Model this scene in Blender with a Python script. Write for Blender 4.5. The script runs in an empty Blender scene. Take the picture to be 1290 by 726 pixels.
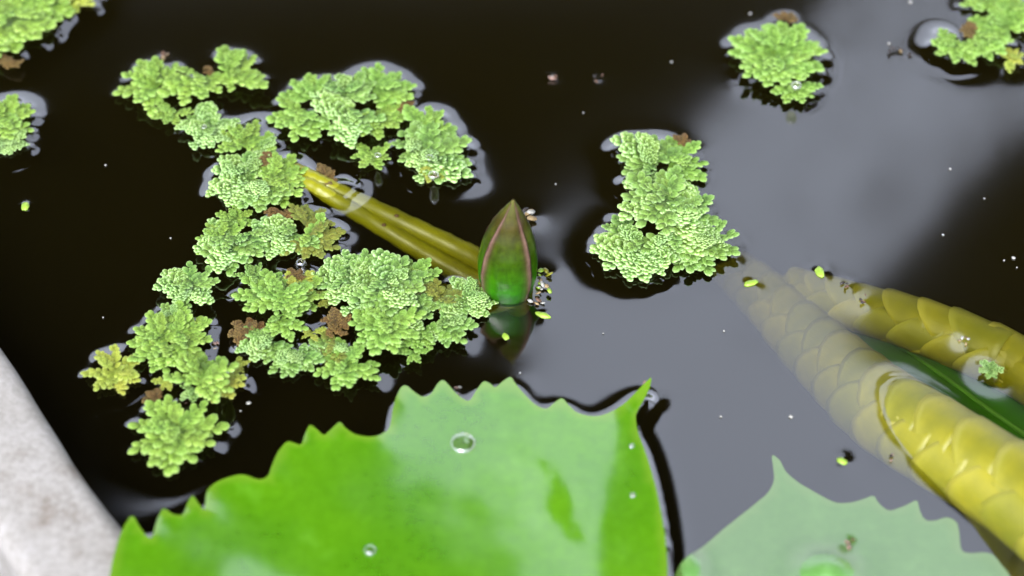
# Floating water ferns, a water lily bud and lily pads in a still dark pond. 1 unit = 1 cm.
import bpy, bmesh, math, random
import numpy as np
from mathutils import Vector, Matrix, noise
from mathutils.geometry import delaunay_2d_cdt, tessellate_polygon
R = math.radians
random.seed(7); rng = np.random.default_rng(7)
sc = bpy.context.scene
C = sc.collection
sc.unit_settings.system = 'METRIC'; sc.unit_settings.scale_length = 0.01

# ------------------------------------------------------------ camera
PITCH, DIST, LENS = 48.0, 62.0, 69.75
cd = bpy.data.cameras.new('camera'); cam = bpy.data.objects.new('camera', cd); C.objects.link(cam)
cam.location = (0, -DIST*math.cos(R(PITCH)), DIST*math.sin(R(PITCH)))
cam.rotation_euler = (R(90-PITCH), 0, 0)
cd.lens = LENS; cd.sensor_width = 36; cd.clip_start = 1; cd.clip_end = 200000
cd.dof.use_dof = True; cd.dof.focus_distance = 62.3; cd.dof.aperture_fstop = LENS/1000/(2*0.56)
sc.camera = cam
# ------------------------------------------------------------ world, sun, exposure
SUN_EL, SUN_ROT = 52.0, 200.0
w = bpy.data.worlds.new('World'); sc.world = w; w.use_nodes = True
nt = w.node_tree; nd = nt.nodes; bg = nd['Background']
sky = nd.new('ShaderNodeTexSky'); sky.sky_type = 'NISHITA'; sky.sun_disc = False
sky.sun_elevation = R(SUN_EL); sky.sun_rotation = R(SUN_ROT); sky.dust_density = 3; sky.air_density = 1.5
bw = nd.new('ShaderNodeRGBToBW'); nt.links.new(sky.outputs[0], bw.inputs[0])
tint = nd.new('ShaderNodeMix'); tint.data_type = 'RGBA'; tint.blend_type = 'MULTIPLY'; tint.inputs[0].default_value = 1
nt.links.new(bw.outputs[0], tint.inputs[6]); tint.inputs[7].default_value = (1.36, 1.45, 1.72, 1)
mx = nd.new('ShaderNodeMix'); mx.data_type = 'RGBA'; mx.inputs[0].default_value = 0.9
nt.links.new(sky.outputs[0], mx.inputs[6]); nt.links.new(tint.outputs[2], mx.inputs[7])
tc = nd.new('ShaderNodeTexCoord'); cl = nd.new('ShaderNodeTexNoise'); cl.inputs['Scale'].default_value = 2.2; cl.inputs['Detail'].default_value = 5
nt.links.new(tc.outputs['Generated'], cl.inputs['Vector'])
mr = nd.new('ShaderNodeMapRange'); mr.inputs[1].default_value = .3; mr.inputs[2].default_value = .7; mr.inputs[3].default_value = 0.85; mr.inputs[4].default_value = 1.2
nt.links.new(cl.outputs[0], mr.inputs[0])
m2 = nd.new('ShaderNodeMix'); m2.data_type = 'RGBA'; m2.blend_type = 'MULTIPLY'; m2.inputs[0].default_value = 1
nt.links.new(mx.outputs[2], m2.inputs[6]); nt.links.new(mr.outputs[0], m2.inputs[7]); nt.links.new(m2.outputs[2], bg.inputs[0])
bg.inputs[1].default_value = 0.15
sl = bpy.data.lights.new('sun', 'SUN'); so = bpy.data.objects.new('sun', sl); C.objects.link(so)
sl.energy = 0.9; sl.angle = R(14); sl.color = (1, .96, .88)
az = R(SUN_ROT)   # sun direction (sin az, cos az) as the sky texture has it
sdir = Vector((math.sin(az)*math.cos(R(SUN_EL)), math.cos(az)*math.cos(R(SUN_EL)), math.sin(R(SUN_EL))))
so.rotation_euler = sdir.to_track_quat('Z', 'Y').to_euler(); so.location = sdir*300
sc.view_settings.view_transform = 'Standard'; sc.view_settings.look = 'None'; sc.view_settings.gamma = 1
sc.view_settings.exposure = 1.6
sc.render.engine = 'CYCLES'
sc.cycles.use_denoising = True; sc.cycles.max_bounces = 8; sc.cycles.transparent_max_bounces = 12
sc.cycles.sample_clamp_indirect = 6; sc.cycles.caustics_reflective = False; sc.cycles.caustics_refractive = False

# ------------------------------------------------------------ helpers
ROTM = cam.rotation_euler.to_matrix(); CAMP = Vector(cam.location)
def ray(x, y):
    return (ROTM @ Vector(((x-645)/1290*36/LENS, -(y-363)/1290*36/LENS, -1))).normalized()
def P(x, y, z=0.0):
    d = ray(x, y); return CAMP + d*((z-CAMP.z)/d.z)
def RF(x, y, H):                       # where the mirror image seen in still water lies, at height H
    p = P(x, y); d = ray(x, y); d.z = -d.z
    if d.z < .02: d.z = .02
    return p + d*(H/d.z)
PX = 0.0248
def link(name, me, mats=(), parent=None):
    o = bpy.data.objects.new(name, me); C.objects.link(o)
    for m in (mats if isinstance(mats, (list, tuple)) else [mats]):
        if len(me.materials) < 8 and m.name not in [k.name for k in me.materials if k]: me.materials.append(m)
    if parent: o.parent = parent
    return o
def mesh(name, v, f, smooth=True):
    me = bpy.data.meshes.new(name); me.from_pydata([tuple(map(float, a)) for a in v], [], [tuple(map(int, a)) for a in f]); me.update()
    if smooth: me.polygons.foreach_set('use_smooth', [True]*len(me.polygons))
    return me
def attr(me, name, vals):
    a = me.attributes.new(name, 'FLOAT', 'POINT'); a.data.foreach_set('value', np.asarray(vals, dtype=np.float32))
def tag(o, label=None, cat=None, group=None, kind=None):
    if label: o['label'] = label
    if cat: o['category'] = cat
    if group: o['group'] = group
    if kind: o['kind'] = kind
    return o
def empty(name, loc):
    o = bpy.data.objects.new(name, None); o.empty_display_size = .5; C.objects.link(o); o.location = loc; return o
def ico(sub=1):
    bm = bmesh.new(); bmesh.ops.create_icosphere(bm, subdivisions=sub, radius=1)
    v = np.array([q.co[:] for q in bm.verts]); f = [[q.index for q in p.verts] for p in bm.faces]; bm.free(); return v, f
def crom(pts, n=6, closed=False):
    out = []; N = len(pts); pts = [Vector(p) for p in pts]
    for i in range(N if closed else N-1):
        g = (lambda k: pts[k % N]) if closed else (lambda k: pts[min(max(k, 0), N-1)])
        a, b, c, d = g(i-1), g(i), g(i+1), g(i+2)
        for k in range(n):
            t = k/n; out.append(.5*((2*b)+(c-a)*t+(2*a-5*b+4*c-d)*t*t+(3*b-a-3*c+d)*t**3))
    if not closed: out.append(pts[-1])
    return out
def tube(pts, rad, seg=20, flat=1.0, cap=True):
    V = []; F = []; n = len(pts)
    for i, p in enumerate(pts):
        t = (pts[min(i+1, n-1)]-pts[max(i-1, 0)]).normalized()
        s = t.cross(Vector((0, 0, 1))).normalized(); u = s.cross(t).normalized(); r = rad[i] if hasattr(rad, '__len__') else rad
        for k in range(seg):
            a = 2*math.pi*k/seg; V.append(p+s*(r*math.cos(a))+u*(r*flat*math.sin(a)))
    for i in range(n-1):
        for k in range(seg):
            a = i*seg+k; b = i*seg+(k+1) % seg; F.append((a, b, b+seg, a+seg))
    if cap:
        F.append(tuple(range(seg))[::-1]); F.append(tuple((n-1)*seg+k for k in range(seg)))
    return V, F

# ------------------------------------------------------------ materials
def mat(name):
    m = bpy.data.materials.new(name); m.use_nodes = True; return m, m.node_tree, m.node_tree.nodes, m.node_tree.nodes['Principled BSDF']
def ramp(nt, fac, stops):
    r = nt.nodes.new('ShaderNodeValToRGB'); e = r.color_ramp.elements
    while len(e) < len(stops): e.new(.5)
    for q, (p, c) in zip(e, stops): q.position = p; q.color = (*c, 1)
    nt.links.new(fac, r.inputs[0]); return r.outputs[0]
def noise_n(nt, scale, detail=4, rough=.55, coord='Object', vec=None):
    t = nt.nodes.new('ShaderNodeTexCoord'); n = nt.nodes.new('ShaderNodeTexNoise')
    n.inputs['Scale'].default_value = scale; n.inputs['Detail'].default_value = detail; n.inputs['Roughness'].default_value = rough
    nt.links.new(t.outputs[coord] if vec is None else vec, n.inputs['Vector']); return n.outputs[0]
def mixc(nt, fac, a, b, mode='MIX'):
    m = nt.nodes.new('ShaderNodeMix'); m.data_type = 'RGBA'; m.blend_type = mode
    for s, v in ((0, fac), (6, a), (7, b)):
        if hasattr(v, 'links'): nt.links.new(v, m.inputs[s])
        elif isinstance(v, tuple): m.inputs[s].default_value = (*v, 1)
        else: m.inputs[s].default_value = v
    return m.outputs[2]
def bump(nt, h, bs, strength=.4, dist=.05):
    b = nt.nodes.new('ShaderNodeBump'); b.inputs['Strength'].default_value = strength; b.inputs['Distance'].default_value = dist
    nt.links.new(h, b.inputs['Height']); nt.links.new(b.outputs[0], bs.inputs['Normal'])
def getattr_n(nt, name):
    a = nt.nodes.new('ShaderNodeAttribute'); a.attribute_name = name; return a.outputs['Fac']
def rnd(nt): return nt.nodes.new('ShaderNodeObjectInfo').outputs['Random']
def plain(name, col, rough=.6, var=.35, scale=3, spec=.5):
    m, nt, n, b = mat(name)
    f = noise_n(nt, scale); dk = tuple(c*(1-var) for c in col); lt = tuple(min(1, c*(1+var)) for c in col)
    nt.links.new(ramp(nt, f, [(.3, dk), (.7, lt)]), b.inputs['Base Color']); b.inputs['Roughness'].default_value = rough
    b.inputs['Specular IOR Level'].default_value = spec
    bump(nt, f, b, .3, .03); return m
def fern_mat(name, crevice_shade, body, rim, warm=(.30, .26, .02), warmth=.25, trans=.15):
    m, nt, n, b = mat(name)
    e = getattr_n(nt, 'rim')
    col = ramp(nt, e, [(0, crevice_shade), (.42, body), (1, rim)])  # lowest stop paints crevice shade at leaflet bases; palest is the leaf margin
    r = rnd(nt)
    ms = n.new('ShaderNodeMath'); ms.operation = 'MULTIPLY'; nt.links.new(r, ms.inputs[0]); ms.inputs[1].default_value = warmth
    col = mixc(nt, ms.outputs[0], col, warm)
    big = noise_n(nt, 1.3, 3, coord='Object')
    col = mixc(nt, 1.0, col, ramp(nt, big, [(.3, (.72, .8, .8)), (.7, (1.1, 1.08, .95))]), 'MULTIPLY')
    gr = noise_n(nt, 15, 3, .7, coord='Generated')
    col = mixc(nt, 1.0, col, ramp(nt, gr, [(.36, (.58, .66, .48)), (.62, (1.22, 1.17, 1.3))]), 'MULTIPLY')
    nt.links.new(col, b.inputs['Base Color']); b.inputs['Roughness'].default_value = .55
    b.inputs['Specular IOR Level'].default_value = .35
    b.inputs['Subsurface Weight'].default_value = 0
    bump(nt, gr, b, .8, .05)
    return m
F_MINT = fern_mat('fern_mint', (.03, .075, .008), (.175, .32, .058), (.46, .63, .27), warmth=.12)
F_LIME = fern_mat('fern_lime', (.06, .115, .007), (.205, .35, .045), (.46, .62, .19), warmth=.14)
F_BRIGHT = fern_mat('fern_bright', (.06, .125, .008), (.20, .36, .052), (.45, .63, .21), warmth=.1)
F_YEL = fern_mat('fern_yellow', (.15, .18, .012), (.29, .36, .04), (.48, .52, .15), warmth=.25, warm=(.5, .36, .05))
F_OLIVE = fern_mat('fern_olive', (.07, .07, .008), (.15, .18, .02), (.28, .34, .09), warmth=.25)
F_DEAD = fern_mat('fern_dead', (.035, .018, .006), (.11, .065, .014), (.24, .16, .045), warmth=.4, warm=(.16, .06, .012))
TONE = dict(m=F_MINT, l=F_LIME, b=F_BRIGHT, y=F_YEL, o=F_OLIVE, d=F_DEAD)

def water_mat():
    m, nt, n, b = mat('pond_water'); n.remove(b); out = n['Material Output']
    g = n.new('ShaderNodeBsdfGlossy'); g.inputs['Roughness'].default_value = .072; g.inputs['Color'].default_value = (1, 1, 1, 1)
    t = n.new('ShaderNodeBsdfTransparent'); t.inputs['Color'].default_value = (.93, .93, .80, 1)
    fr = n.new('ShaderNodeFresnel'); ge = n.new('ShaderNodeNewGeometry'); mi = n.new('ShaderNodeMapRange'); IOR = 2.45   # set above real water to strengthen the mirrored sky; same reflectance from both sides
    mi.inputs[3].default_value = IOR; mi.inputs[4].default_value = 1/IOR; nt.links.new(ge.outputs['Backfacing'], mi.inputs[0]); nt.links.new(mi.outputs[0], fr.inputs['IOR'])
    mx = n.new('ShaderNodeMixShader'); nt.links.new(fr.outputs[0], mx.inputs[0]); nt.links.new(t.outputs[0], mx.inputs[1]); nt.links.new(g.outputs[0], mx.inputs[2])
    nt.links.new(mx.outputs[0], out.inputs['Surface']); return m
WATER = water_mat()

def pad_mat(name, body, light, margin, rough, coat):
    m, nt, n, b = mat(name)
    f = noise_n(nt, .22, 4); f2 = noise_n(nt, 3.5, 5, .6)
    col = ramp(nt, f, [(.3, body), (.72, light)])
    v = getattr_n(nt, 'vein'); col = mixc(nt, v, col, tuple(min(1, c*1.25+.02) for c in light))
    col = mixc(nt, 1.0, col, ramp(nt, f2, [(.3, (.88, .9, .85)), (.7, (1.08, 1.06, 1.1))]), 'MULTIPLY')
    e = getattr_n(nt, 'edge'); col = mixc(nt, e, col, margin)
    nt.links.new(col, b.inputs['Base Color'])
    rr = n.new('ShaderNodeMapRange'); rr.inputs[3].default_value = rough-.06; rr.inputs[4].default_value = rough+.10
    nt.links.new(f2, rr.inputs[0]); nt.links.new(rr.outputs[0], b.inputs['Roughness'])
    b.inputs['IOR'].default_value = 1.5; b.inputs['Specular IOR Level'].default_value = .5
    b.inputs['Coat Weight'].default_value = coat; b.inputs['Coat Roughness'].default_value = rough*.65; b.inputs['Coat IOR'].default_value = 2.1
    b.inputs['Transmission Weight'].default_value = 0
    hb = mixc(nt, .5, f2, noise_n(nt, 14, 3)); bump(nt, hb, b, .06, .04)
    return m
PAD = pad_mat('lily_pad_green', (.045, .150, .002), (.075, .205, .003), (.10, .20, .01), .20, 1.0)
PAD2 = pad_mat('lily_pad_pale', (.075, .19, .035), (.10, .23, .055), (.12, .23, .06), .30, .3)

def scale_mat(name, a, b_, rim):
    m, nt, n, b = mat(name)
    e = getattr_n(nt, 'rim'); f = noise_n(nt, 1.6, 4)
    col = mixc(nt, e, ramp(nt, f, [(.3, a), (.7, b_)]), rim)
    r = rnd(nt); col = mixc(nt, 1.0, col, ramp(nt, r, [(0, (.82, .86, .8)), (1, (1.12, 1.08, 1.1))]), 'MULTIPLY')
    nt.links.new(col, b.inputs['Base Color']); b.inputs['Roughness'].default_value = .5
    mp = n.new('ShaderNodeMapping'); mp.inputs['Scale'].default_value = (.35, 5, 5); tc = n.new('ShaderNodeTexCoord'); nt.links.new(tc.outputs['Object'], mp.inputs[0])
    st = noise_n(nt, 3.0, 4, .6, vec=mp.outputs[0]); bump(nt, st, b, .25, .04); return m
SCALE = scale_mat('stem_scale_yellow', (.135, .130, .0015), (.205, .185, .002), (.34, .31, .035))
STEMCORE = plain('stem_core', (.17, .15, .004), .5, .25, 1.5)
STEM = plain('petiole_yellow_green', (.17, .165, .0015), .4, .25, .9)
BLADE = plain('submerged_leaf_green', (.035, .16, .006), .45, .3, .5)
RIBM = plain('leaf_midrib', (.10, .28, .04), .45, .2, 1)
MUD = plain('pond_mud', (.030, .024, .006), .9, .5, .12)
SOIL = plain('soil', (.10, .07, .04), .9, .5, .06)
WALLM = plain('pond_wall_moss', (.03, .028, .018), .9, .5, .5)
ROOFM = plain('added_roof_dark', (.012, .012, .010), .8, .4, .05, .1)
BUG = plain('brown_debris', (.10, .05, .025), .7, .5, 9)
TAN = plain('tan_petal', (.26, .18, .08), .6, .4, 7)
PINK = plain('pinkish_debris', (.20, .12, .09), .6, .4, 9)
WHITE = plain('pale_speck', (.30, .29, .25), .5, .2, 9)
DUCK = plain('duckweed_green', (.22, .34, .03), .45, .25, 6)
BLACK = plain('black_debris', (.02, .014, .01), .6, .4, 9)
YLEAF = plain('fallen_yellow_leaf', (.62, .42, .05), .7, .3, 2)
def concrete():
    m, nt, n, b = mat('weathered_concrete')
    a = noise_n(nt, .55, 6, .65); c = noise_n(nt, 4.5, 5, .7)
    col = ramp(nt, a, [(.30, (.15, .125, .10)), (.44, (.24, .225, .20)), (.75, (.31, .295, .275))])
    col = mixc(nt, 1.0, col, ramp(nt, c, [(.3, (.75, .73, .70)), (.6, (1.05, 1.04, 1.04))]), 'MULTIPLY')
    nt.links.new(col, b.inputs['Base Color']); b.inputs['Roughness'].default_value = .85
    bump(nt, mixc(nt, .5, a, c), b, .6, .12); return m
CONC = concrete()
def drop_mat():
    m, nt, n, b = mat('water_droplet'); b.inputs['Transmission Weight'].default_value = 1; b.inputs['Roughness'].default_value = 0
    b.inputs['IOR'].default_value = 1.33; return m
DROP = drop_mat()
def bud_mat():
    m, nt, n, b = mat('bud_sepal')
    h = getattr_n(nt, 'height'); e = getattr_n(nt, 'edge')
    col = ramp(nt, h, [(0, (.015, .05, .001)), (.26, (.018, .125, .001)), (.55, (.026, .065, .001)), (.82, (.040, .032, .003)), (1, (.08, .09, .01))])
    st = n.new('ShaderNodeTexCoord'); mp = n.new('ShaderNodeMapping'); mp.inputs['Scale'].default_value = (5, 5, .5)
    nt.links.new(st.outputs['Object'], mp.inputs[0]); ns = noise_n(nt, 1.3, 4, .6, vec=mp.outputs[0])
    col = mixc(nt, 1.0, col, ramp(nt, ns, [(.3, (.78, .8, .8)), (.7, (1.2, 1.15, 1.1))]), 'MULTIPLY')
    er = ramp(nt, e, [(.0, (0, 0, 0)), (.4, (.45, .45, .45)), (.7, (.9, .9, .9)), (1, (.9, .9, .9))])
    col = mixc(nt, er, col, ramp(nt, e, [(.15, (.04, .035, .01)), (.45, (.045, .020, .012)), (.78, (.145, .082, .06)), (.9, (.09, .045, .035)), (1, (.035, .014, .012))]))
    col = mixc(nt, 1.0, col, ramp(nt, noise_n(nt, 2.2, 5, .65), [(.32, (.62, .55, .55)), (.62, (1.1, 1.1, 1.1))]), 'MULTIPLY')
    nt.links.new(col, b.inputs['Base Color']); b.inputs['Roughness'].default_value = .28; b.inputs['Specular IOR Level'].default_value = .13; bump(nt, ns, b, .12, .04)
    return m
BUDM = bud_mat()

# ------------------------------------------------------------ setting: ground, pond bed, walls, rim
# rim line: right-hand upper edge of the concrete rim runs through two picture points at rim height
RIMZ = 1.1
A = P(0, 438, RIMZ); B = P(157, 664, RIMZ); dr = (B-A).normalized(); nrm = Vector((dr.y, -dr.x, 0))   # nrm points...
if nrm.x > 0: nrm = -nrm                                                        # ...away from the pond
def sheet(name, x0, y0, x1, y1, z, m, kind='structure'):
    me = mesh(name, [(x0, y0, z), (x1, y0, z), (x1, y1, z), (x0, y1, z)], [(0, 1, 2, 3)], False)
    o = link(name, me, m); tag(o, kind=kind); return o
g = sheet('ground', -60000, -60000, 60000, 60000, -32, SOIL)
sheet('pond_bed', -160, -120, 170, 200, -26, MUD)
def prism(poly, z0, z1):
    n = len(poly); v = [(p[0], p[1], z0) for p in poly]+[(p[0], p[1], z1) for p in poly]
    f = [tuple(range(n))[::-1], tuple(range(n, 2*n))]+[(i, (i+1) % n, n+(i+1) % n, n+i) for i in range(n)]
    return v, f
RW = (P(0, 684, RIMZ)-A).dot(nrm)                     # rim width from its outer edge in the picture
E0 = A-dr*90; E1 = A+dr*75                           # rim ends
# rim: subdivided rounded bar
def rim_bar(e0, e1, nrm, width, ztop, zbot, n=160, seed=0):
    V = []; F = []; prof = []
    r = .55
    for k in range(6): a = R(180-90*k/5) ; prof.append((r+r*math.cos(a)-.0, ztop-r+r*math.sin(a)))
    for k in range(1, 8): prof.append((r+(width-2*r)*k/8, ztop))
    for k in range(6): a = R(90-90*k/5); prof.append((width-r+r*math.cos(a), ztop-r+r*math.sin(a)))
    prof = [(0, zbot)]+prof+[(width, zbot)]
    L = (e1-e0).length; d = (e1-e0)/L
    for i in range(n+1):
        s = L*i/n
        for j, (u, z) in enumerate(prof):
            p = e0+d*s+nrm*u; q = Vector((s*.35+seed, u*.5, z*.5)); w_ = noise.noise(q)*.16+noise.noise(q*4)*.05
            V.append((p.x-nrm.x*w_*(1 if j < 5 else .3), p.y-nrm.y*w_*(1 if j < 5 else .3), z+(noise.noise(q*2.1+Vector((9, 0, 0)))*.08 if z > zbot else 0)))
    m = len(prof)
    for i in range(n):
        for j in range(m-1): F.append((i*m+j, i*m+j+1, (i+1)*m+j+1, (i+1)*m+j))
    F.append(tuple(range(m))); F.append(tuple(n*m+k for k in range(m))[::-1]); return V, F
pr = empty('pond_wall', A); pr.location = (0, 0, 0)
tag(pr, 'weathered whitish concrete rim along the left edge of the pond', 'pond wall')
v, f = rim_bar(E0, E1, nrm, RW, RIMZ, -3.0); link('concrete_rim', mesh('concrete_rim', v, f), CONC, pr)
v, f = prism([E0+nrm*.5, E1+nrm*.5, E1+nrm*(RW-.6), E0+nrm*(RW-.6)], -31.9, -2.99); link('wall', mesh('wall', v, f, False), WALLM, pr)
# outer walls of the pond, out of the picture
corner = [E0, (E0.x, 160, 0), (150, 160, 0), (150, E1.y-10, 0), E1]
wl = empty('pond_wall', (0, 0, 0)); tag(wl, 'low concrete wall closing the far and right sides of the pond, outside the picture', 'pond wall')
for a, b in zip(corner[:-1], corner[1:]):
    a = Vector(a); b = Vector(b); a.z = b.z = 0; d = (b-a).normalized(); n_ = Vector((-d.y, d.x, 0)); cc = Vector((20, 20, 0))
    if n_.dot(cc-a) > 0: n_ = -n_
    v, f = prism([a, b, b+n_*8, a+n_*8], -31.9, RIMZ-.02); link('wall', mesh('wall', v, f, False), CONC, wl)
# the body of the murky water: an even volume that takes light away with depth
def murk():
    m = bpy.data.materials.new('murky_water'); m.use_nodes = True; n = m.node_tree.nodes; n.remove(n['Principled BSDF'])
    a = n.new('ShaderNodeVolumeAbsorption'); a.inputs['Color'].default_value = (.55, .50, .10, 1); a.inputs['Density'].default_value = .15
    b_ = n.new('ShaderNodeVolumeScatter'); b_.inputs['Color'].default_value = (.75, .62, .22, 1); b_.inputs['Density'].default_value = .0035
    ad = n.new('ShaderNodeAddShader'); m.node_tree.links.new(a.outputs[0], ad.inputs[0]); m.node_tree.links.new(b_.outputs[0], ad.inputs[1])
    m.node_tree.links.new(ad.outputs[0], n['Material Output'].inputs['Volume'])
    q0, q1 = E0+nrm*1.2, E1+nrm*1.2
    v, f = prism([q1, (149, E1.y-8, 0), (149, 159, 0), (q0.x, 159, 0), q0], -27, -.03)
    tag(link('murky_water', mesh('murky_water', v, f, False), m), kind='stuff')
murk()

# ------------------------------------------------------------ added unseen roof; its gap is shaped to mirror as the bright patch
HR = 240.0
def flat_roof():
    hole1 = [(690, 268), (745, 232), (800, 196), (870, 160), (905, 110), (960, 78), (1010, 30), (1060, -40), (1180, -95), (1420, -60), (1520, 60), (1330, 130), (1250, 190), (1190, 260),
             (1120, 330), (1065, 385), (1090, 440), (1165, 490), (1270, 545), (1400, 600), (1400, 900), (1100, 1000), (900, 900), (770, 780), (700, 640), (655, 540), (664, 470), (672, 380)]
    hole2 = [(158, 560), (214, 575), (212, 670), (185, 720), (165, 690)]
    out = [(-330, -90), (330, -90), (330, RF(645, 2, HR).y+6), (-330, RF(645, 2, HR).y+6)]
    H1 = [RF(x, y, HR) for x, y in hole1]; H2 = [RF(x, y, HR) for x, y in hole2]
    vs = [Vector(p) for p in out]+[Vector((p.x, p.y)) for p in H1]+[Vector((p.x, p.y)) for p in H2]
    n1, n2 = len(H1), len(H2)
    ed = [(i, (i+1) % 4) for i in range(4)]+[(4+i, 4+(i+1) % n1) for i in range(n1)]+[(4+n1+i, 4+n1+(i+1) % n2) for i in range(n2)]
    V, E, F, *_ = delaunay_2d_cdt(vs, ed, [], 0, 1e-4)
    def inside(p, poly):
        c = False; n = len(poly)
        for i in range(n):
            a, b = poly[i], poly[i-1]
            if (a.y > p.y) != (b.y > p.y) and p.x < (b.x-a.x)*(p.y-a.y)/(b.y-a.y)+a.x: c = not c
        return c
    keep = []
    for t in F:
        c = sum((V[i] for i in t), Vector((0, 0)))/3
        if not inside(c, H1) and not inside(c, H2): keep.append(t)
    n = len(V); TV = [(p.x, p.y, HR) for p in V]+[(p.x, p.y, HR+6) for p in V]
    TF = [tuple(t)[::-1] for t in keep]+[tuple(i+n for i in t) for t in keep]
    cnt = {}
    for t in keep:
        for i in range(3):
            a, b = t[i], t[(i+1) % 3]; cnt.setdefault((min(a, b), max(a, b)), []).append((a, b))
    for k, l in cnt.items():
        if len(l) == 1: a, b = l[0]; TF.append((a, b, b+n, a+n))
    return TV, TF
v, f = flat_roof()
rf = empty('added_roof', (0, 0, 0)); tag(rf, 'unseen dark roof added over the pond to shape the reflections in its water', 'added roof')
link('roof', mesh('roof', v, f, False), ROOFM, rf)
for px, py in ((-320, -80), (320, -80), (320, 250), (-320, 250)):
    v, f = prism([(px-6, py-6), (px+6, py-6), (px+6, py+6), (px-6, py+6)], -32, HR-.3); link('post', mesh('post', v, f, False), ROOFM, rf)

# leaves added along the roof opening, unseen, to blur the bright patch's mirrored border
def edge_leaves():
    hole = [(690, 268), (745, 232), (800, 196), (870, 160), (905, 110), (960, 78), (1010, 30), (1060, -40), (1180, -95), (1420, -60), (1520, 60), (1330, 130), (1250, 190), (1190, 260), (1120, 330), (1065, 385)]
    H = [RF(x, y, HR-4) for x, y in hole]; V = []; F = []; k = random.Random(5)
    for a, b in zip(H[:-1], H[1:]):
        L = (b-a).length; far = 34 if a.x > 40 else 14
        for i in range(int(L*far*.085)):
            p = a.lerp(b, k.random())+Vector((max(-1, min(1, k.gauss(0, .42)))*far, max(-1, min(1, k.gauss(0, .42)))*far, k.uniform(-10, 2))); s = k.uniform(1.3, 2.2)
            M = Matrix.Translation(p) @ Matrix.Rotation(k.uniform(0, 6.3), 4, 'Z') @ Matrix.Rotation(k.uniform(-.5, .5), 4, 'X'); o = len(V)
            V.extend(M @ Vector(q) for q in ((-s, 0, 0), (-.3*s, -.6*s, -.2*s), (s, 0, -.1*s), (-.3*s, .6*s, -.2*s))); F += [(o, o+1, o+2), (o, o+2, o+3)]
    o = link('added_edge_leaves', mesh('added_edge_leaves', V, F, False), EDGELEAF); tag(o, 'unseen dark leaves added along the roof opening to soften its mirrored edge', 'added leaves', kind='stuff')
EDGELEAF = plain('added_leaf_dark', (.02, .03, .01), .7, .3, .1)
edge_leaves()

# ------------------------------------------------------------ water fern fronds (shared meshes)
ICO, ICOF = ico(2)
def frond_mesh(seed, lobes=2, fat=1.0):
    r = random.Random(seed); V = []; F = []; RIMA = []; pts = []
    def leaf(x, y, z, ang, size, tilt):
        s = Vector((size*1.05, size*.85, size*.36)); off = len(V)
        M = Matrix.Translation((x, y, z)) @ Matrix.Rotation(ang, 4, 'Z') @ Matrix.Rotation(-tilt, 4, 'Y')
        for q in ICO:
            n_ = 1+.17*noise.noise(Vector(q*2.6)+Vector((x*9, y*9, seed)))
            p = M @ Vector((q[0]*s.x*n_+size*.5, q[1]*s.y*n_, q[2]*s.z*n_))
            V.append(p)
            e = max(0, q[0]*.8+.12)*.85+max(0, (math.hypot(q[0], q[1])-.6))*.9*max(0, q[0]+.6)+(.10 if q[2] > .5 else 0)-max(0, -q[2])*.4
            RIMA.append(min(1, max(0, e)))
        for t in ICOF: F.append([i+off for i in t])
        pts.append((x+math.cos(ang)*size*.5, y+math.sin(ang)*size*.5, size))
    def axis(x0, y0, a0, L, wdt, z0, n):
        bend = r.uniform(-.25, .25)
        for i in range(n):
            t = (i+.4)/n; a = a0+bend*t; x = x0+math.cos(a)*L*t; y = y0+math.sin(a)*L*t
            z = z0+.10*L*math.sin(math.pi*min(1, t*.95))
            env = math.sin(math.pi*min(1, .18+.72*t))**.6
            sz = wdt*r.uniform(.85, 1.1)*env
            for sd in (-1, 1):
                sp = (1.0-.75*t**2)*r.uniform(.85, 1.15)
                leaf(x-math.sin(a)*sd*sz*.35, y+math.cos(a)*sd*sz*.35, z-r.uniform(0, .04)*L, a+sd*sp, sz*.85, r.uniform(.05, .4))
            leaf(x, y, z+.05*L, a+r.uniform(-.5, .5), sz*.60, r.uniform(.2, .5))
        a = a0+bend; leaf(x0+math.cos(a)*L*.92, y0+math.sin(a)*L*.92, z0+.04*L, a, wdt*.80, .0)
    axis(0, 0, 0, .84, .095*fat, 0, 5)
    for k in range(3):
        for sd in (-1, 1):
            t = .14+.25*k+(.09 if sd > 0 else 0)+r.uniform(-.03, .03)
            if r.random() < .93:
                axis(t, 0, sd*r.uniform(.8, 1.05)*(1-.10*k), (.36, .33, .25)[k]*r.uniform(.8, 1.2), .112*fat, .01+r.uniform(-.04, .04), 3 if k < 2 else 2)
    me = mesh('frond', V, F); attr(me, 'rim', RIMA)
    return me, pts
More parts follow.
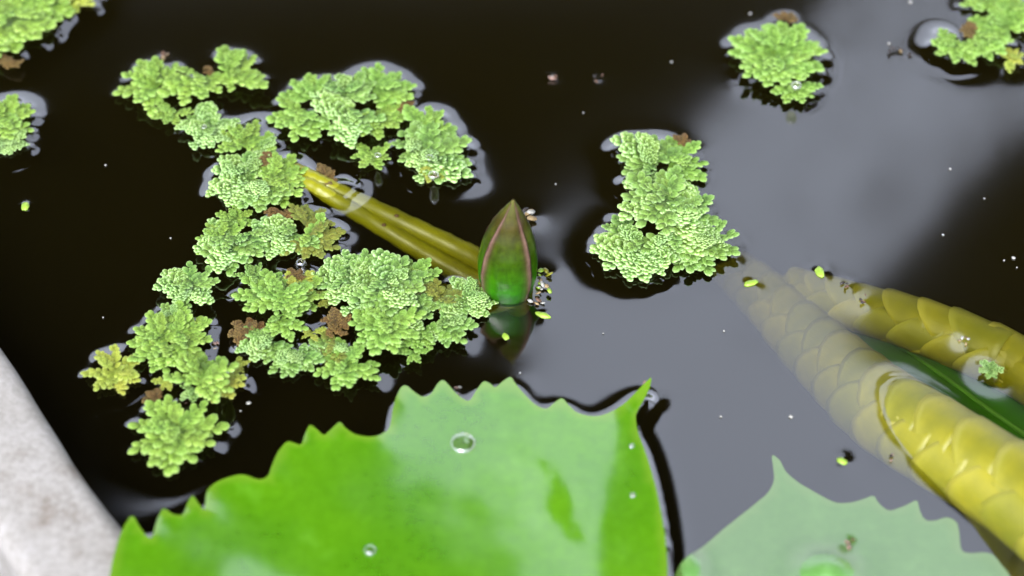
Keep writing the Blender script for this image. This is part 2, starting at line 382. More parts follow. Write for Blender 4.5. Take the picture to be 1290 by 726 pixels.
def lobed_mesh(seed, tip=1.0):
    r = random.Random(seed); V = []; F = []; RM = []; pts = []
    I3, F3 = ico(3); I1, F1 = ico(1)
    def lobe(x, y, z, ang, lx, ly, lz, pitch):
        off = len(V); M = Matrix.Translation((x, y, z)) @ Matrix.Rotation(ang, 4, 'Z') @ Matrix.Rotation(pitch, 4, 'Y')
        sd = Vector((seed*3.1+x*7, y*5, ang))
        for q in I3:
            qv = Vector(q); d_ = noise.voronoi(Vector((q[0]*3.0, q[1]*2.7, q[2]*2.0))+sd)[0][0]; g_ = max(0, 1-d_*1.9)
            k_ = 1+.10*g_+.10*noise.noise(qv*1.6+sd); lump = 1+.05*math.cos(math.atan2(q[1], q[0])*7+seed)*(1-abs(q[2]))
            z_ = q[2]*lz if q[2] > 0 else q[2]*lz*.35
            V.append(M @ Vector(((q[0]*lx*lump+lx*.75)*1.0, q[1]*ly*lump, z_*k_+g_*lz*.22)))
            out = max(0, q[0]*.6+.25); edge = max(0, (math.hypot(q[0], q[1])-.62))*1.1
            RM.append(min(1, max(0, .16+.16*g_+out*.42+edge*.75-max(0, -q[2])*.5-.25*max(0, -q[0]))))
        for t in F3: F.append([i+off for i in t])
        pts.append((x+math.cos(ang)*lx*.75, y+math.sin(ang)*lx*.75, lx))
    lobe(-.03, 0, .0, 0, .25, .085, .05, -.05); lobe(.34, 0, .02, 0, .22, .085, .05, 0)
    for k, (t, l0) in enumerate(((.15, .125), (.33, .140), (.51, .128), (.67, .10))):
        for sd in (-1, 1):
            if r.random() < .94:
                a = sd*(1.02-.09*k+r.uniform(-.14, .14)); l = l0*r.uniform(.82, 1.18)
                lobe(t+(.05 if sd > 0 else 0)+r.uniform(-.02, .02), sd*.035, .02+r.uniform(-.02, .03), a, l*1.12, l*r.uniform(.62, .78), l*.36, r.uniform(-.12, .12))
    l = .115*tip; lobe(.76, 0, .02, r.uniform(-.15, .15), l*1.1, l*.85, l*.36, .05)
    me = mesh('frond', V, F); attr(me, 'rim', RM); return me, pts
FL = [lobed_mesh(70+i) for i in range(8)]
FR = [frond_mesh(i, 2, 1.0+.08*(i % 3)) for i in range(7)]
FS = [frond_mesh(40+i, 1, 1.2) for i in range(4)]
FMESH = {}
def frond_variant(small, i, tone):
    src = FS if tone == 'd' else (FR if tone == 'm' and i % 5 < 2 else FL)
    me, pts = src[i % len(src)]; k = (id(src), i % len(src), tone)
    if k not in FMESH:
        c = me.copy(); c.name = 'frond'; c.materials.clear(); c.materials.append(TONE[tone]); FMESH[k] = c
    return FMESH[k], pts
MASK = []       # (x, y, radius) of everything that touches the water
Z0 = .20
def fern(x, y, r, d, spread, n, tone, label, z=0.0, small=False, dead=0, alt=None, hmul=1.0):
    """r px radius; d picture direction (0 right, 90 up); spread of the fan; dead = fronds turned brown"""
    k = random.Random(int(x*7+y*13)); c = P(x, y, Z0+z); o = empty('water_fern', c)
    tag(o, label, 'water fern', 'water ferns floating on the pond')
    rc = r*PX*(c-CAMP).length/DIST*(1.17 if r > 28 else 1.08)
    full = spread >= 330
    items = []
    n = max(3, round(n*.95))
    for i in range(n):
        a = d+(-spread/2+spread*(i+.5)/n if n > 1 else 0)+k.uniform(-7, 7); items.append((a, rc*k.uniform(.88, 1.12), 0))
    for i in range(2 if full or n > 4 else 1):
        items.append((d+k.uniform(-spread/2, spread/2)*.9, rc*k.uniform(.55, .7), 1))
    off = Vector((0, 0, 0)) if full else Vector((-math.cos(R(d)), -math.sin(R(d))/.74, 0))*rc*.30
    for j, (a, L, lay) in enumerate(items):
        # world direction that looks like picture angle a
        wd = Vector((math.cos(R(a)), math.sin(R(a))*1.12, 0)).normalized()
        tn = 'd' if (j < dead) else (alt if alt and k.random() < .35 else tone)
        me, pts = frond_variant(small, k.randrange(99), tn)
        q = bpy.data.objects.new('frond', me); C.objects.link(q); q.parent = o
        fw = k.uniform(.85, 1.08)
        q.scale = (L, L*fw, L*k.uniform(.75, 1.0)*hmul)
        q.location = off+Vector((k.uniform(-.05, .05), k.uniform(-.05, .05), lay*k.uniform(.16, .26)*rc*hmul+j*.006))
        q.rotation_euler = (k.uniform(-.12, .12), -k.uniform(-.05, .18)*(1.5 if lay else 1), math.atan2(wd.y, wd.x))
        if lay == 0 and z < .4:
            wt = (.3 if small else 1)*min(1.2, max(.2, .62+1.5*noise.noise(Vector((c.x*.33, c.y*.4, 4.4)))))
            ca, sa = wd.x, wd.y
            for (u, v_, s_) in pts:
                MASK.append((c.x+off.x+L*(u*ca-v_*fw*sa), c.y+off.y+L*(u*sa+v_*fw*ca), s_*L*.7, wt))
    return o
G = [
 (182,105,44,165,250,7,'l','pale green fern at the left end of the upper left chain, its fronds pointing left',),
 (244,116,44,265,220,6,'l','broad lime fern with hanging fronds beside the reddish stalk in the upper left chain',),
 (303,86,46,42,170,5,'l','fern with one long frond reaching up right, topmost of the left chain',.1,False,0),
 (304,102,34,300,120,3,'l','short yellow-green frond cluster just under the long upright frond of the left chain'),
 (255,172,36,230,300,7,'m','small green fern with a drop on it, left of the upright triangular frond'),
 (308,170,38,95,260,6,'l','triangular upright fern hanging between the upper chain and the matted ferns'),
 (330,192,26,330,170,4,'m','small fern tucked under the triangular upright frond, beside an orange stalk'),
 (375,160,42,235,230,6,'b','fern with three blunt fronds pointing down, at the left of the upper middle mat'),
 (396,112,38,100,190,5,'b','upright pair of fronds at the top left of the upper middle mat'),
 (438,112,38,80,220,6,'m','rounded mint fern at the centre top of the upper middle mat',.12),
 (487,108,40,50,250,7,'b','star shaped fern below the grey mirror spot at the top of the middle mat'),
 (437,160,44,250,220,6,'m','broad mint fern in the heart of the upper middle mat',.15),
 (478,160,36,310,220,6,'l','lime fern with a dark gap beside it, right of the heart of the middle mat'),
 (467,205,28,265,300,6,'l','small round fern hanging below the upper middle mat, with a water drop'),
 (546,158,36,30,220,6,'b','fern with a brown stalk reaching right, at the right of the upper middle mat'),
 (560,195,50,5,260,8,'m','large mint fern at the far right tip of the upper middle mat'),
 (520,186,34,180,220,5,'m','mint fern inside the right arm of the middle mat, beside the white drop'),
 (547,224,22,280,220,4,'y','small yellowish fern under the white drop at the middle mat edge',),
 (300,222,42,160,230,7,'m','grey green fern reaching left, top left of the matted patch beside the stem ends'),
 (362,222,42,30,240,7,'l','lime fern beside the orange stalk, right top of the matted patch near the stem ends'),
 (318,250,42,240,220,7,'m','frosty edged fern pointing down left, bottom of the matted patch by the stem ends'),
 (345,240,34,290,160,5,'l','bright narrow fern between the frosty fern and the stem ends'),
 (272,295,32,130,220,5,'l','fern with a knob-like frond reaching up, right of the round grey mirror spot'),
 (282,320,44,225,240,8,'m','dense frosty fern low beside the round grey mirror spot'),
 (320,312,38,300,220,6,'m','dense green fern right of the frosty one, above the black gap'),
 (362,308,38,240,220,6,'m','green fern with brown stalks above it, over the black bubble'),
 (395,275,32,40,230,5,'o','olive fern with a single bead-tipped frond below the submerged stem ends',.05,False,0,'m'),
 (400,312,38,320,240,6,'o','olive fern with yellow spiky tips facing the oval mirror spot under the stems',.0,False,0,'l'),
 (240,362,35,250,340,8,'m','small separate rosette left of the centre, touching the chain by one frond'),
 (340,362,40,110,250,7,'b','round mint fern at the top left of the middle clump'),
 (382,365,38,30,250,7,'l','yellowish fern with an orange heart at the top right of the middle clump',.0,False,0,'y'),
 (352,388,36,255,300,7,'b','smooth bright fern lying on top of the middle clump',.35),
 (365,410,32,320,260,6,'b','smooth bright frond cluster just under the raised one of the middle clump',.25),
 (335,445,38,240,220,6,'m','mint fern at the lower left end of the middle clump'),
 (375,462,38,295,190,6,'m','mint fern with blunt tips at the very bottom of the middle clump'),
 (200,415,42,120,250,7,'l','tall fern with round lobes at the top of the lower left chain'),
 (240,420,44,20,240,7,'l','fern with leaf-like fronds reaching right in the lower left chain'),
 (205,455,42,260,200,6,'l','fern with two hanging fronds between the yellow fern and the furry one'),
 (140,458,32,110,300,6,'y','bright yellow star shaped fern at the far left tip of the lower chain'),
 (150,482,28,300,220,5,'y','yellow-green fern just below the bright yellow star'),
 (210,487,18,270,240,4,'y','tiny yellow fern tuft between the yellow fern and the furry one',.0,True),
 (262,470,42,60,250,7,'l','thick furry upright fern in the lower left chain, raised above its neighbours',.45,False,0,None,2.0),
 (280,490,34,300,180,5,'y','yellowing fern under the furry raised one'),
 (222,545,54,255,340,10,'l','large snowflake shaped fern alone at the bottom of the lower left chain'),
 (305,463,16,350,260,4,'y','tiny yellow-green sprig right of the furry raised fern',.0,True),
 (242,498,22,240,200,4,'m','small greenish sprig between the furry fern and the snowflake shaped one',.0,True),
 (432,345,42,130,230,7,'m','mint fern with two finger-like lobes, upper left of the large right clump'),
 (470,340,38,85,200,6,'m','mint fern at the top middle of the large right clump'),
 (522,345,36,70,220,6,'b','smooth green fern near the pale spots on the submerged stem'),
 (455,378,40,220,260,7,'m','rounded mint fern low at the left of the large right clump',.1),
 (500,370,46,330,280,8,'m','high domed mint fern in the middle of the large right clump',.35),
 (520,400,38,300,220,6,'m','mint fern sloping toward the dark water in the large right clump',.1),
 (558,372,32,60,260,7,'o','olive brown fern with comb-like dark gaps beside the bud'),
 (597,385,34,330,320,8,'m','round mint rosette nearest to the bud'),
 (478,425,46,240,300,8,'b','smooth bright fern lying on the lower half of the large right clump',.3),
 (438,462,40,265,340,8,'b','seven lobed smooth fern at the bottom tip of the large right clump',.05),
 (572,415,34,340,260,6,'m','mint fern pointing right at the lower right of the large right clump'),
 (537,432,32,300,200,5,'b','green fern under the right slope of the large right clump'),
 (522,452,20,270,240,4,'b','small three lobed sprig hanging below the large right clump',.0,True),
 (412,442,32,210,220,5,'o','olive fern beside the orange stalks at the lower left of the large right clump',.0,False,0,'m'),
 (815,190,46,120,220,7,'m','fern with layered flat fronds at the top of the clump on the grey reflection',.1),
 (862,205,46,5,170,5,'b','fern with a pinkish stalk and one long frond pointing right on the grey reflection'),
 (808,222,42,200,190,5,'m','fern reaching left in the upper half of the clump on the grey reflection'),
 (822,262,54,200,300,9,'m','broad pale fern across the middle of the grey reflection clump',.35),
 (870,272,52,5,190,6,'m','frosty fern reaching right in the middle of the clump on the grey reflection',.15),
 (780,295,34,190,240,6,'m','frosty fern at the left edge of the clump on the grey reflection'),
 (800,330,48,240,260,9,'m','frosty feathery fern at the lower left of the clump on the grey reflection'),
 (848,318,44,270,200,7,'m','feathery fern at the bottom middle of the clump on the grey reflection',.05),
 (888,322,48,300,220,8,'m','frosty star shaped fern at lower right of the clump on the grey reflection'),
 (965,55,50,110,240,8,'b','broad pale fern with an orange stalk, top half of the upper right raft'),
 (1005,62,46,30,220,7,'b','pale fern making the right shoulder of the upper right raft'),
 (985,95,44,290,200,6,'b','pale fern with a white drop in the lower half of the upper right raft',.15),
 (1005,120,30,280,200,5,'b','small fern at the bottom point of the upper right raft'),
 (1200,68,32,230,260,6,'b','bright fern at the left end of the raft in the top right corner'),
 (1240,60,36,300,200,6,'b','green fern with a brown husk over it in the top right corner raft'),
 (1258,25,40,120,260,7,'b','green fern touching the top edge in the right corner raft'),
 (1245,0,34,90,200,5,'b','green fern cut by the top border, left in the right corner raft'),
 (1282,12,32,20,260,5,'b','green fern cut by the very corner at top right'),
 (1278,72,22,20,300,5,'y','small yellowing fern low at the right border of the corner raft'),
 (20,45,56,280,260,9,'l','large fern at the left border of the top left corner raft',.1),
 (-12,62,50,260,260,8,'l','large fern mostly outside the left border, in the top left corner raft'),
 (30,8,48,60,260,8,'l','fern cut by the top border, in the middle of the top left corner raft'),
 (72,6,40,320,240,7,'l','yellow green fern at the right of the top left corner raft'),
 (102,-4,34,350,180,4,'y','yellowish fern at the right tip of the top left corner raft'),
 (14,150,38,30,200,6,'l','fern at the left border with its fronds toward the right, below the corner raft'),
 (-8,158,34,260,240,6,'b','fern cut by the left border, below the corner raft'),
 (4,190,26,270,300,6,'m','small fern low at the left border, under the grey mirror spot'),
 (1248,467,15,90,360,6,'m','tiny pale fern sprig floating above the upper submerged scaly stem',.0,True),
 (296,270,26,100,300,5,'l','little lime fern bridging the matted patch and the knobbed fern below it'),
 (222,392,24,80,300,5,'m','little fern bridging the small separate rosette and the lower left chain'),
 (322,345,24,60,300,5,'m','little fern in the dark gap just above the round fern of the middle clump'),
 (214,150,24,250,260,5,'l','little fern hanging below the broad lime fern of the upper left chain'),
 # dead ones
 (264,90,12,210,120,3,'d','orange red withered fern stub below the long upright frond',.05,True),
 (336,203,15,200,200,4,'d','orange withered sprig on top of the matted patch near the stem ends',.15,True),
 (352,275,18,270,240,5,'d','orange brown withered sprig below the matted patch, with two short arms',.0,True),
 (310,412,21,110,320,6,'d','rust coloured withered fern at the left of the middle clump',.0,True),
 (372,344,13,90,300,4,'d','orange withered sprig at the top of the middle clump, under the bubble',.1,True),
 (414,382,18,270,300,5,'o','drab brown sprig between the middle clump and the large right clump',.0,True),
 (428,408,21,20,300,6,'d','orange brown withered stalks at the lower left of the large right clump',.0,True),
 (392,425,16,260,300,4,'y','cream and yellow shrivelled sprig right of the middle clump',.05,True),
 (462,400,13,90,300,4,'d','small rusty sprig in the dark gap of the large right clump',.1,True),
 (508,128,15,10,200,4,'d','brown curled sprig at the right of the star shaped fern, upper middle mat',.0,True),
 (505,142,13,340,200,4,'d','pinkish brown stalk just below the brown curled sprig of the upper middle mat',.0,True),
 (860,178,13,30,200,4,'d','pink and orange withered stalk at the top of the clump on the grey reflection',.15,True),
 (990,22,15,80,200,4,'d','orange withered stalk at the top of the upper right raft',.05,True),
 (942,62,12,200,200,4,'d','orange withered stub at the left of the upper right raft',.05,True),
 (1220,40,16,170,200,5,'d','brown husk-like sprig over the raft in the top right corner',.15,True),
 (192,503,16,180,240,5,'d','rusty sprig above the snowflake shaped fern',.0,True),
 (412,222,18,20,200,5,'d','dark brown withered leaf bits beyond the stem ends',.0,True),
 (12,82,16,250,240,5,'d','pinkish brown withered sprig under the top left corner raft',.1,True),
 (850,240,13,300,200,4,'d','dark brown stalk in the gap of the clump on the grey reflection',.0,True),
]
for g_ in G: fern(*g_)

# ------------------------------------------------------------ lily pads
def cubic_inside(px, py, poly):
    c = np.zeros(px.shape, bool); n = len(poly)
    for i in range(n):
        ax, ay = poly[i][0], poly[i][1]; bx, by = poly[i-1][0], poly[i-1][1]
        if ay == by: continue
        t = ((ay > py) != (by > py)) & (px < (bx-ax)*(py-ay)/(by-ay)+ax); c ^= t
    return c
def dist_poly(px, py, poly):
    d = np.full(px.shape, 1e9); n = len(poly)
    for i in range(n):
        ax, ay = poly[i-1][0], poly[i-1][1]; bx, by = poly[i][0], poly[i][1]; vx, vy = bx-ax, by-ay; L = vx*vx+vy*vy+1e-12
        t = np.clip(((px-ax)*vx+(py-ay)*vy)/L, 0, 1); d = np.minimum(d, np.hypot(px-ax-t*vx, py-ay-t*vy))
    return d
def build_pad(outline_px, z_ref, centre_px, zfun, thick, step, edge_w, nvein):
    ol = [P(x, y, z_ref) for x, y in outline_px]
    for _ in range(3):                     # slide each point along its line of sight onto the raised blade
        zz = z_ref+zfun(np.array([p.x for p in ol]), np.array([p.y for p in ol]), np.zeros(len(ol)))
        ol = [P(x, y, float(z)) for (x, y), z in zip(outline_px, zz)]
    ol = crom([(p.x, p.y, 0) for p in ol], 4, True); poly = [(p.x, p.y) for p in ol]
    xs = np.arange(min(p[0] for p in poly), max(p[0] for p in poly), step); ys = np.arange(min(p[1] for p in poly), max(p[1] for p in poly), step)
    X, Y = np.meshgrid(xs, ys); X = X.ravel()+rng.uniform(-.2, .2, X.size)*step; Y = Y.ravel()+rng.uniform(-.2, .2, Y.size)*step
    ins = cubic_inside(X, Y, poly); X, Y = X[ins], Y[ins]; D = dist_poly(X, Y, poly); k = D > step*.45; X, Y = X[k], Y[k]
    nb = len(poly); vs = [Vector(p) for p in poly]+[Vector((a, b)) for a, b in zip(X, Y)]
    V, E, F, *_ = delaunay_2d_cdt(vs, [(i, (i+1) % nb) for i in range(nb)], [], 1, 1e-5)
    vx = np.array([p.x for p in V]); vy = np.array([p.y for p in V]); D = dist_poly(vx, vy, poly)
    c = P(centre_px[0], centre_px[1], z_ref)
    Z = z_ref+zfun(vx, vy, D); n = len(V)
    T = thick*(.2+.8*np.clip(D/.5, 0, 1))
    TV = np.concatenate([np.stack([vx, vy, Z], 1), np.stack([vx, vy, Z-T], 1)])
    F = [tuple(t) for t in F]
    def up(t):
        a, b, c_ = (V[t[0]], V[t[1]], V[t[2]]); return (b-a).cross(c_-a) > 0
    F = [t if up(t) else t[::-1] for t in F]
    TF = list(F)+[tuple(i+n for i in t[::-1]) for t in F]; cnt = {}
    for t in F:
        for i in range(3):
            a, b = t[i], t[(i+1) % 3]; cnt.setdefault((min(a, b), max(a, b)), []).append((a, b))
    rimE = []
    for l in cnt.values():
        if len(l) == 1: rimE.append(l[0])
    rv = sorted({i for e in rimE for i in e}); loc = {q: i for i, q in enumerate(rv)}; nr = len(rv); base_ = 2*n
    TV = np.concatenate([TV, TV[rv], TV[[i+n for i in rv]]])
    for a, b in rimE: TF.append((base_+loc[b], base_+loc[a], base_+nr+loc[a], base_+nr+loc[b]))
    me = mesh('blade', TV, TF)
    ang = np.arctan2(vy-c.y, vx-c.x); rad = np.hypot(vx-c.x, vy-c.y)
    vn = np.abs(((ang/(2*np.pi)*nvein) % 1)-.5)*2*(2*np.pi*rad/nvein)/2      # distance to nearest vein line
    vein = np.clip(1-vn/.09, 0, 1)*.28*np.clip(rad/3, 0, 1)
    attr(me, 'vein', np.concatenate([vein, vein, vein[rv], vein[rv]])); e = np.clip(1-D/edge_w, 0, 1)**1.5; attr(me, 'edge', np.concatenate([e, e, e[rv], e[rv]]))
    return me, poly
pad1 = [(135,735),(142,705),(152,672),(166,650),(176,664),(190,678),(198,655),(206,641),(218,648),(230,648),(237,632),(243,625),(250,634),(257,642),(259,630),(262,617),(276,606),(304,598),(325,604),(337,600),(342,588),(350,570),(361,557),(370,558),(379,560),(384,548),(390,536),(398,540),(408,548),(418,540),(428,532),(436,540),(450,548),(470,550),(484,545),(491,537),(496,510),(504,490),(512,486),(522,494),(533,500),(543,496),(551,484),(558,479),(566,486),(575,496),(590,505),(600,492),(609,481),(617,483),(624,488),(633,481),(643,475),(650,484),(662,498),(675,510),(688,515),(698,508),(708,502),(717,511),(730,521),(754,524),(780,513),(803,492),(815,480),(820,476),(819,486),(813,500),(803,518),(801,528),(804,545),(815,575),(826,613),(834,651),(839,686),(841,726),(838,800),(825,900),(800,1010),(880,1010),(1000,1080),(1040,1200),(1010,1340),(900,1460),(700,1540),(480,1520),(290,1430),(160,1290),(90,1120),(75,980),(88,860),(110,780)]
PXW = lambda x, y, z=.3: P(x, y, z)
LT = np.linspace(0, 40, 401); _s = lambda a: 1/(1+np.exp(-a))
ZT = np.cumsum(.082*(1-_s((LT-8.8)/.6))-.045*(_s((LT-10.2)/.8)-_s((LT-16)/1)))*.1      # profile of the blade across its fold
def pz1(x, y, D):
    # picture-like coordinates of the points on the water plane, for placing folds of the blade
    d_ = np.stack([x-CAMP.x, y-CAMP.y, np.full_like(x, .3-CAMP.z)], 1); M = np.array(ROTM.transposed()); q = d_ @ M.T
    u = 645+q[:, 0]/-q[:, 2]*LENS/36*1290; v = 363-q[:, 1]/-q[:, 2]*LENS/36*1290
    s = lambda a: 1/(1+np.exp(-a))
    crease = 775-.12*(v-500)
    left = np.clip((crease-u)*PX, 0, 40)
    z = .26+np.interp(left, LT, ZT)*s((735-v)/45)                # blade falls toward the crease
    z += .055*np.clip((u-crease)*PX, 0, 8)**1.4                            # and rises again beyond it
    z += .45*np.exp(-(((u-822)/30)**2+((v-480)/40)**2))                    # the curled up horn of the sinus
    q_ = np.clip(((x-A.x)*nrm.x+(y-A.y)*nrm.y+4.2)/4.0, 0, 1); q_ = q_*q_*(3-2*q_)
    z = z*(1-q_)+np.maximum(z, RIMZ-.3+.22)*q_                             # lies over the concrete rim at the left
    z += .085*np.clip(1-D/1.4, 0, 1)**2*s((490-u)/25)+.02*np.clip(1-D/.9, 0, 1)**2*(.35+.65*s((620-v)/30))              # raised teeth
    z += .10*(u-705)*PX*s((28-np.abs(u-705))/3)*s((34-np.abs(v-640-.3*(u-705)))/4)   # a flatter, differently tilted wet patch
    nz = np.array([noise.noise(Vector((a*.22, b*.22, 3.1))) for a, b in zip(x, y)]); n2 = np.array([noise.noise(Vector((a*.9, b*.9, 8.1))) for a, b in zip(x, y)])
    return z+.10*nz+.018*n2
me, poly1 = build_pad(pad1, .3, (800, 1010), pz1, .09, .30, .04, 22)
p1 = empty('lily_pad', P(800, 1010, .3)); tag(p1, 'large glossy green lily pad with toothed margin and upturned pointed horn in the foreground', 'lily pad')
o = link('blade', me, PAD, p1); o.location = -p1.location
a = P(800, 1000, .3); tv, tf = tube(crom([a-p1.location+Vector((0, .2, 0)), a-p1.location+Vector((1, 2, -6)), a-p1.location+Vector((0, 5, -25))], 8), .45, 14); link('petiole', mesh('petiole', tv, tf), STEM, p1)

pad2 = [(845,740),(855,715),(866,702),(878,694),(910,668),(935,648),(955,632),(968,620),(975,605),(974,588),(973,574),(982,580),(990,594),(1003,606),(1021,617),(1049,632),(1065,634),(1082,631),(1100,625),(1106,633),(1119,643),(1133,640),(1145,635),(1155,631),(1159,644),(1166,655),(1178,656),(1192,652),(1204,657),(1208,668),(1211,692),(1222,697),(1240,696),(1252,700),(1262,712),(1275,730),(1310,800),(1300,900),(1230,990),(1120,1040),(1000,1030),(900,960),(850,860),(838,780)]
def pz2(x, y, D):
    c = P(1042, 722); z = np.full_like(x, 0.0)
    z += .62*np.exp(-((x-c.x)**2/.75+(y-c.y)**2/.55))
    e = P(868, 716); z += .50*np.exp(-((x-e.x)**2/.20+(y-e.y)**2/.5))
    return z+.05*np.array([noise.noise(Vector((a*.3, b*.3, 1))) for a, b in zip(x, y)])
me, poly2 = build_pad(pad2, -.30, (1050, 830), pz2, .08, .30, .06, 18)
p2 = empty('lily_pad', P(1050, 830, -.3)); tag(p2, 'pale green toothed lily pad just under the water at lower right', 'lily pad')
o = link('blade', me, PAD2, p2); o.location = -p2.location
tv, tf = tube([Vector((0, 0, -.05)), Vector((.5, 1, -8)), Vector((0, 3, -25))], .4, 12); link('petiole', mesh('petiole', tv, tf), STEM, p2)

# ------------------------------------------------------------ scaly stems
def scale_plate(seg=9, rows=6):
    """a thick curved plate on a unit tube: x along the stem (free rounded edge at -x), wraps +-62 degrees, radius 1"""
    V = []; F = []; Rm = []; W = R(80); Lg = 1.0
    for side in (0, 1):
        for i in range(rows+1):
            t = i/rows
            for j in range(seg+1):
                s = -1+2*j/seg
                x0 = -Lg*(1-.80*abs(s)**1.8); x = x0*(1-t)+.55*t
                lift = .026*(1-t)*(1-abs(s)**2*.95); r_ = .97+lift+.03*math.cos(s*math.pi/2)-(.05*(1-.5*t) if side else 0)
                a = s*W
                V.append((x, r_*math.sin(a), r_*math.cos(a))); Rm.append(max(0, 1-t*rows/1.2)*.8 if not side else .3)
    n = (rows+1)*(seg+1); m = seg+1
    for i in range(rows):
        for j in range(seg):
            a = i*m+j; F.append((a, a+1, a+m+1, a+m)); F.append((n+a, n+a+m, n+a+m+1, n+a+1))
    for j in range(seg): F.append((j, n+j, n+j+1, j+1)); a = rows*m+j; F.append((a, a+1, n+a+1, n+a))
    for i in range(rows):
        a = i*m; F.append((a, a+m, n+a+m, n+a)); a = i*m+seg; F.append((a, n+a, n+a+m, a+m))
    me = mesh('scale', V, F); attr(me, 'rim', Rm); me.materials.append(SCALE); return me
SP = scale_plate()
def scaly_stem(ctrl, rad, pitch, label):
    pts = crom(ctrl, 24); L = [0]
    for a, b in zip(pts[:-1], pts[1:]): L.append(L[-1]+(b-a).length)
    def at(s):
        s = min(max(s, 0), L[-1]); i = max(k for k in range(len(L)) if L[k] <= s); i = min(i, len(pts)-2)
        t = (s-L[i])/(L[i+1]-L[i]); return pts[i].lerp(pts[i+1], t), (pts[i+1]-pts[i]).normalized()
    o = empty('scaly_stem', pts[0]); tag(o, label, 'stem', 'yellow scaly stems at the right')
    rr = [rad(l/L[-1]) for l in L]
    tv, tf = tube([p-pts[0] for p in pts], [r*.97 for r in rr], 24); link('core', mesh('core', tv, tf), STEMCORE, o)
    s = pitch*.9; row = 0
    while s < L[-1]-.4:
        p, t = at(s); side = t.cross(Vector((0, 0, 1))).normalized(); up = side.cross(t)
        r = rad(s/L[-1])
        for k in ((-18, 162) if row % 2 else (104, 222)):
            a = R(k)+random.uniform(-.06, .06)
            zz = (up*math.cos(a)+side*math.sin(a)); yy = zz.cross(t)
            M = Matrix((t, yy, zz)).transposed().to_4x4()
            q = bpy.data.objects.new('scale', SP); C.objects.link(q); q.parent = o
            q.matrix_local = Matrix.Translation(p-pts[0]) @ M @ Matrix.Diagonal((pitch*2.0*random.uniform(.92, 1.08), r, r*random.uniform(.985, 1.02), 1))
        s += pitch*random.uniform(.88, 1.12)*(r/1.2)**.3; row += 1
    for i, (p, r) in enumerate(zip(pts, rr)):
        R_ = r*1.02
        if abs(p.z) < R_: MASK.append((p.x, p.y, math.sqrt(R_*R_-p.z*p.z)*.97, .38))
        elif p.z >= R_: pass
    return o
def Q(x, y, z): return P(x, y, z)
scaly_stem([Q(930, 345, -5.6), Q(975, 385, -4.4), Q(1045, 455, -3.0), Q(1120, 520, -1.35), Q(1200, 570, -.2), Q(1290, 628, .45), Q(1420, 740, .9), Q(1560, 850, .9)],
           lambda t: .70+.62*min(1, t*2.1)**.8, 0.66, 'thick yellow stem of overlapping scales that rises out of the water at the lower right')
scaly_stem([Q(1000, 362, -4.2), Q(1070, 384, -2.7), Q(1160, 411, -1.7), Q(1240, 442, -1.4), Q(1310, 478, -1.2), Q(1420, 560, .2), Q(1560, 620, .6)],
           lambda t: .66+.28*min(1, t*2), 0.64, 'yellow scaly stem lying under water behind the thick one, with a tiny fern above it')
# green submerged leaf between them
def blade_leaf(ctrl, width, th, label):
    pts = crom(ctrl, 14); n = len(pts); o = empty('submerged_leaf', pts[0]); tag(o, label, 'leaf'); V = []; F = []; m = 9
    for i, p in enumerate(pts):
        t = (pts[min(i+1, n-1)]-pts[max(i-1, 0)]).normalized(); s = t.cross(Vector((0, 0, 1))).normalized(); w_ = width(i/(n-1))
        for sd in (0, 1):
            for k in range(m):
                u = -1+2*k/(m-1); V.append(p-pts[0]+s*u*w_+Vector((0, 0, .25*abs(u)*w_*.6-(th if sd else 0)+.03*math.sin(i*.7+u*3))))
    for i in range(n-1):
        for k in range(m-1):
            a = i*2*m+k; b = a+2*m; F += [(a, a+1, b+1, b), (a+m, b+m, b+m+1, a+m+1)]
        a = i*2*m; F += [(a, a+2*m, a+3*m, a+m), (a+m-1, a+2*m-1, a+4*m-1, a+3*m-1)]
    link('blade', mesh('blade', V, F), BLADE, o)
    tv, tf = tube([p-pts[0]+Vector((0, 0, .03)) for p in pts], [.09*(1-.6*i/n) for i in range(n)], 8); link('midrib', mesh('midrib', tv, tf), RIBM, o)
blade_leaf([Q(1330, 575, -2.2), Q(1250, 520, -2.6), Q(1170, 462, -3.2), Q(1090, 410, -4.0), Q(1040, 380, -4.6)], lambda t: 1.5*math.sin(math.pi*(.16+.80*t))**.8+.02, .05,
           'dark green submerged leaf with a pale midrib between the two yellow scaly stems')

# ------------------------------------------------------------ submerged stems behind the bud
def stem(ctrl, r0, r1, label):
    pts = crom(ctrl, 12); n = len(pts); o = empty('flower_stem', pts[0]); tag(o, label, 'stem', 'smooth stems behind the bud')
    V = [p-pts[0] for p in pts]; tv, tf = tube(V, [(r0+(r1-r0)*i/(n-1))*(1+.04*math.sin(i*1.3)+.02*math.sin(i*3.1+r0)) for i in range(n)], 20)
    link('stalk', mesh('stalk', tv, tf), STEM, o)
    bpts = [2, n//2, n-9]
    for i in bpts:
        if i > 0 and i < n-1:
            v_, f_ = ico(1); r = .07; q = link('node_mark', mesh('node_mark', v_*np.array([r*1.4, r, r]), f_), BUG, o); rr = r0+(r1-r0)*i/(n-1)
            q.location = V[i]+Vector((0, -.35*rr, .93*rr)); q['label'] = 'dark spot on the stem'
    for i, p in enumerate(pts):
        r = r0+(r1-r0)*i/(n-1)
        if p.z+r > 0: MASK.append((p.x, p.y, r*.8))
    return o
stem([Q(372, 212, .0), Q(398, 226, .16), Q(425, 241, -.1), Q(500, 277, -1.0), Q(580, 316, -1.5), Q(636, 345, -1.7), Q(668, 362, -3.2)], .20, .46, 'upper of the two yellow green stems running under water to the bud')
stem([Q(366, 223, .0), Q(395, 235, .14), Q(422, 252, -.1), Q(484, 288, -1.1), Q(562, 335, -1.7), Q(625, 368, -2.2), Q(655, 385, -3.6)], .20, .41, 'lower of the two yellow green stems running under water to the bud')

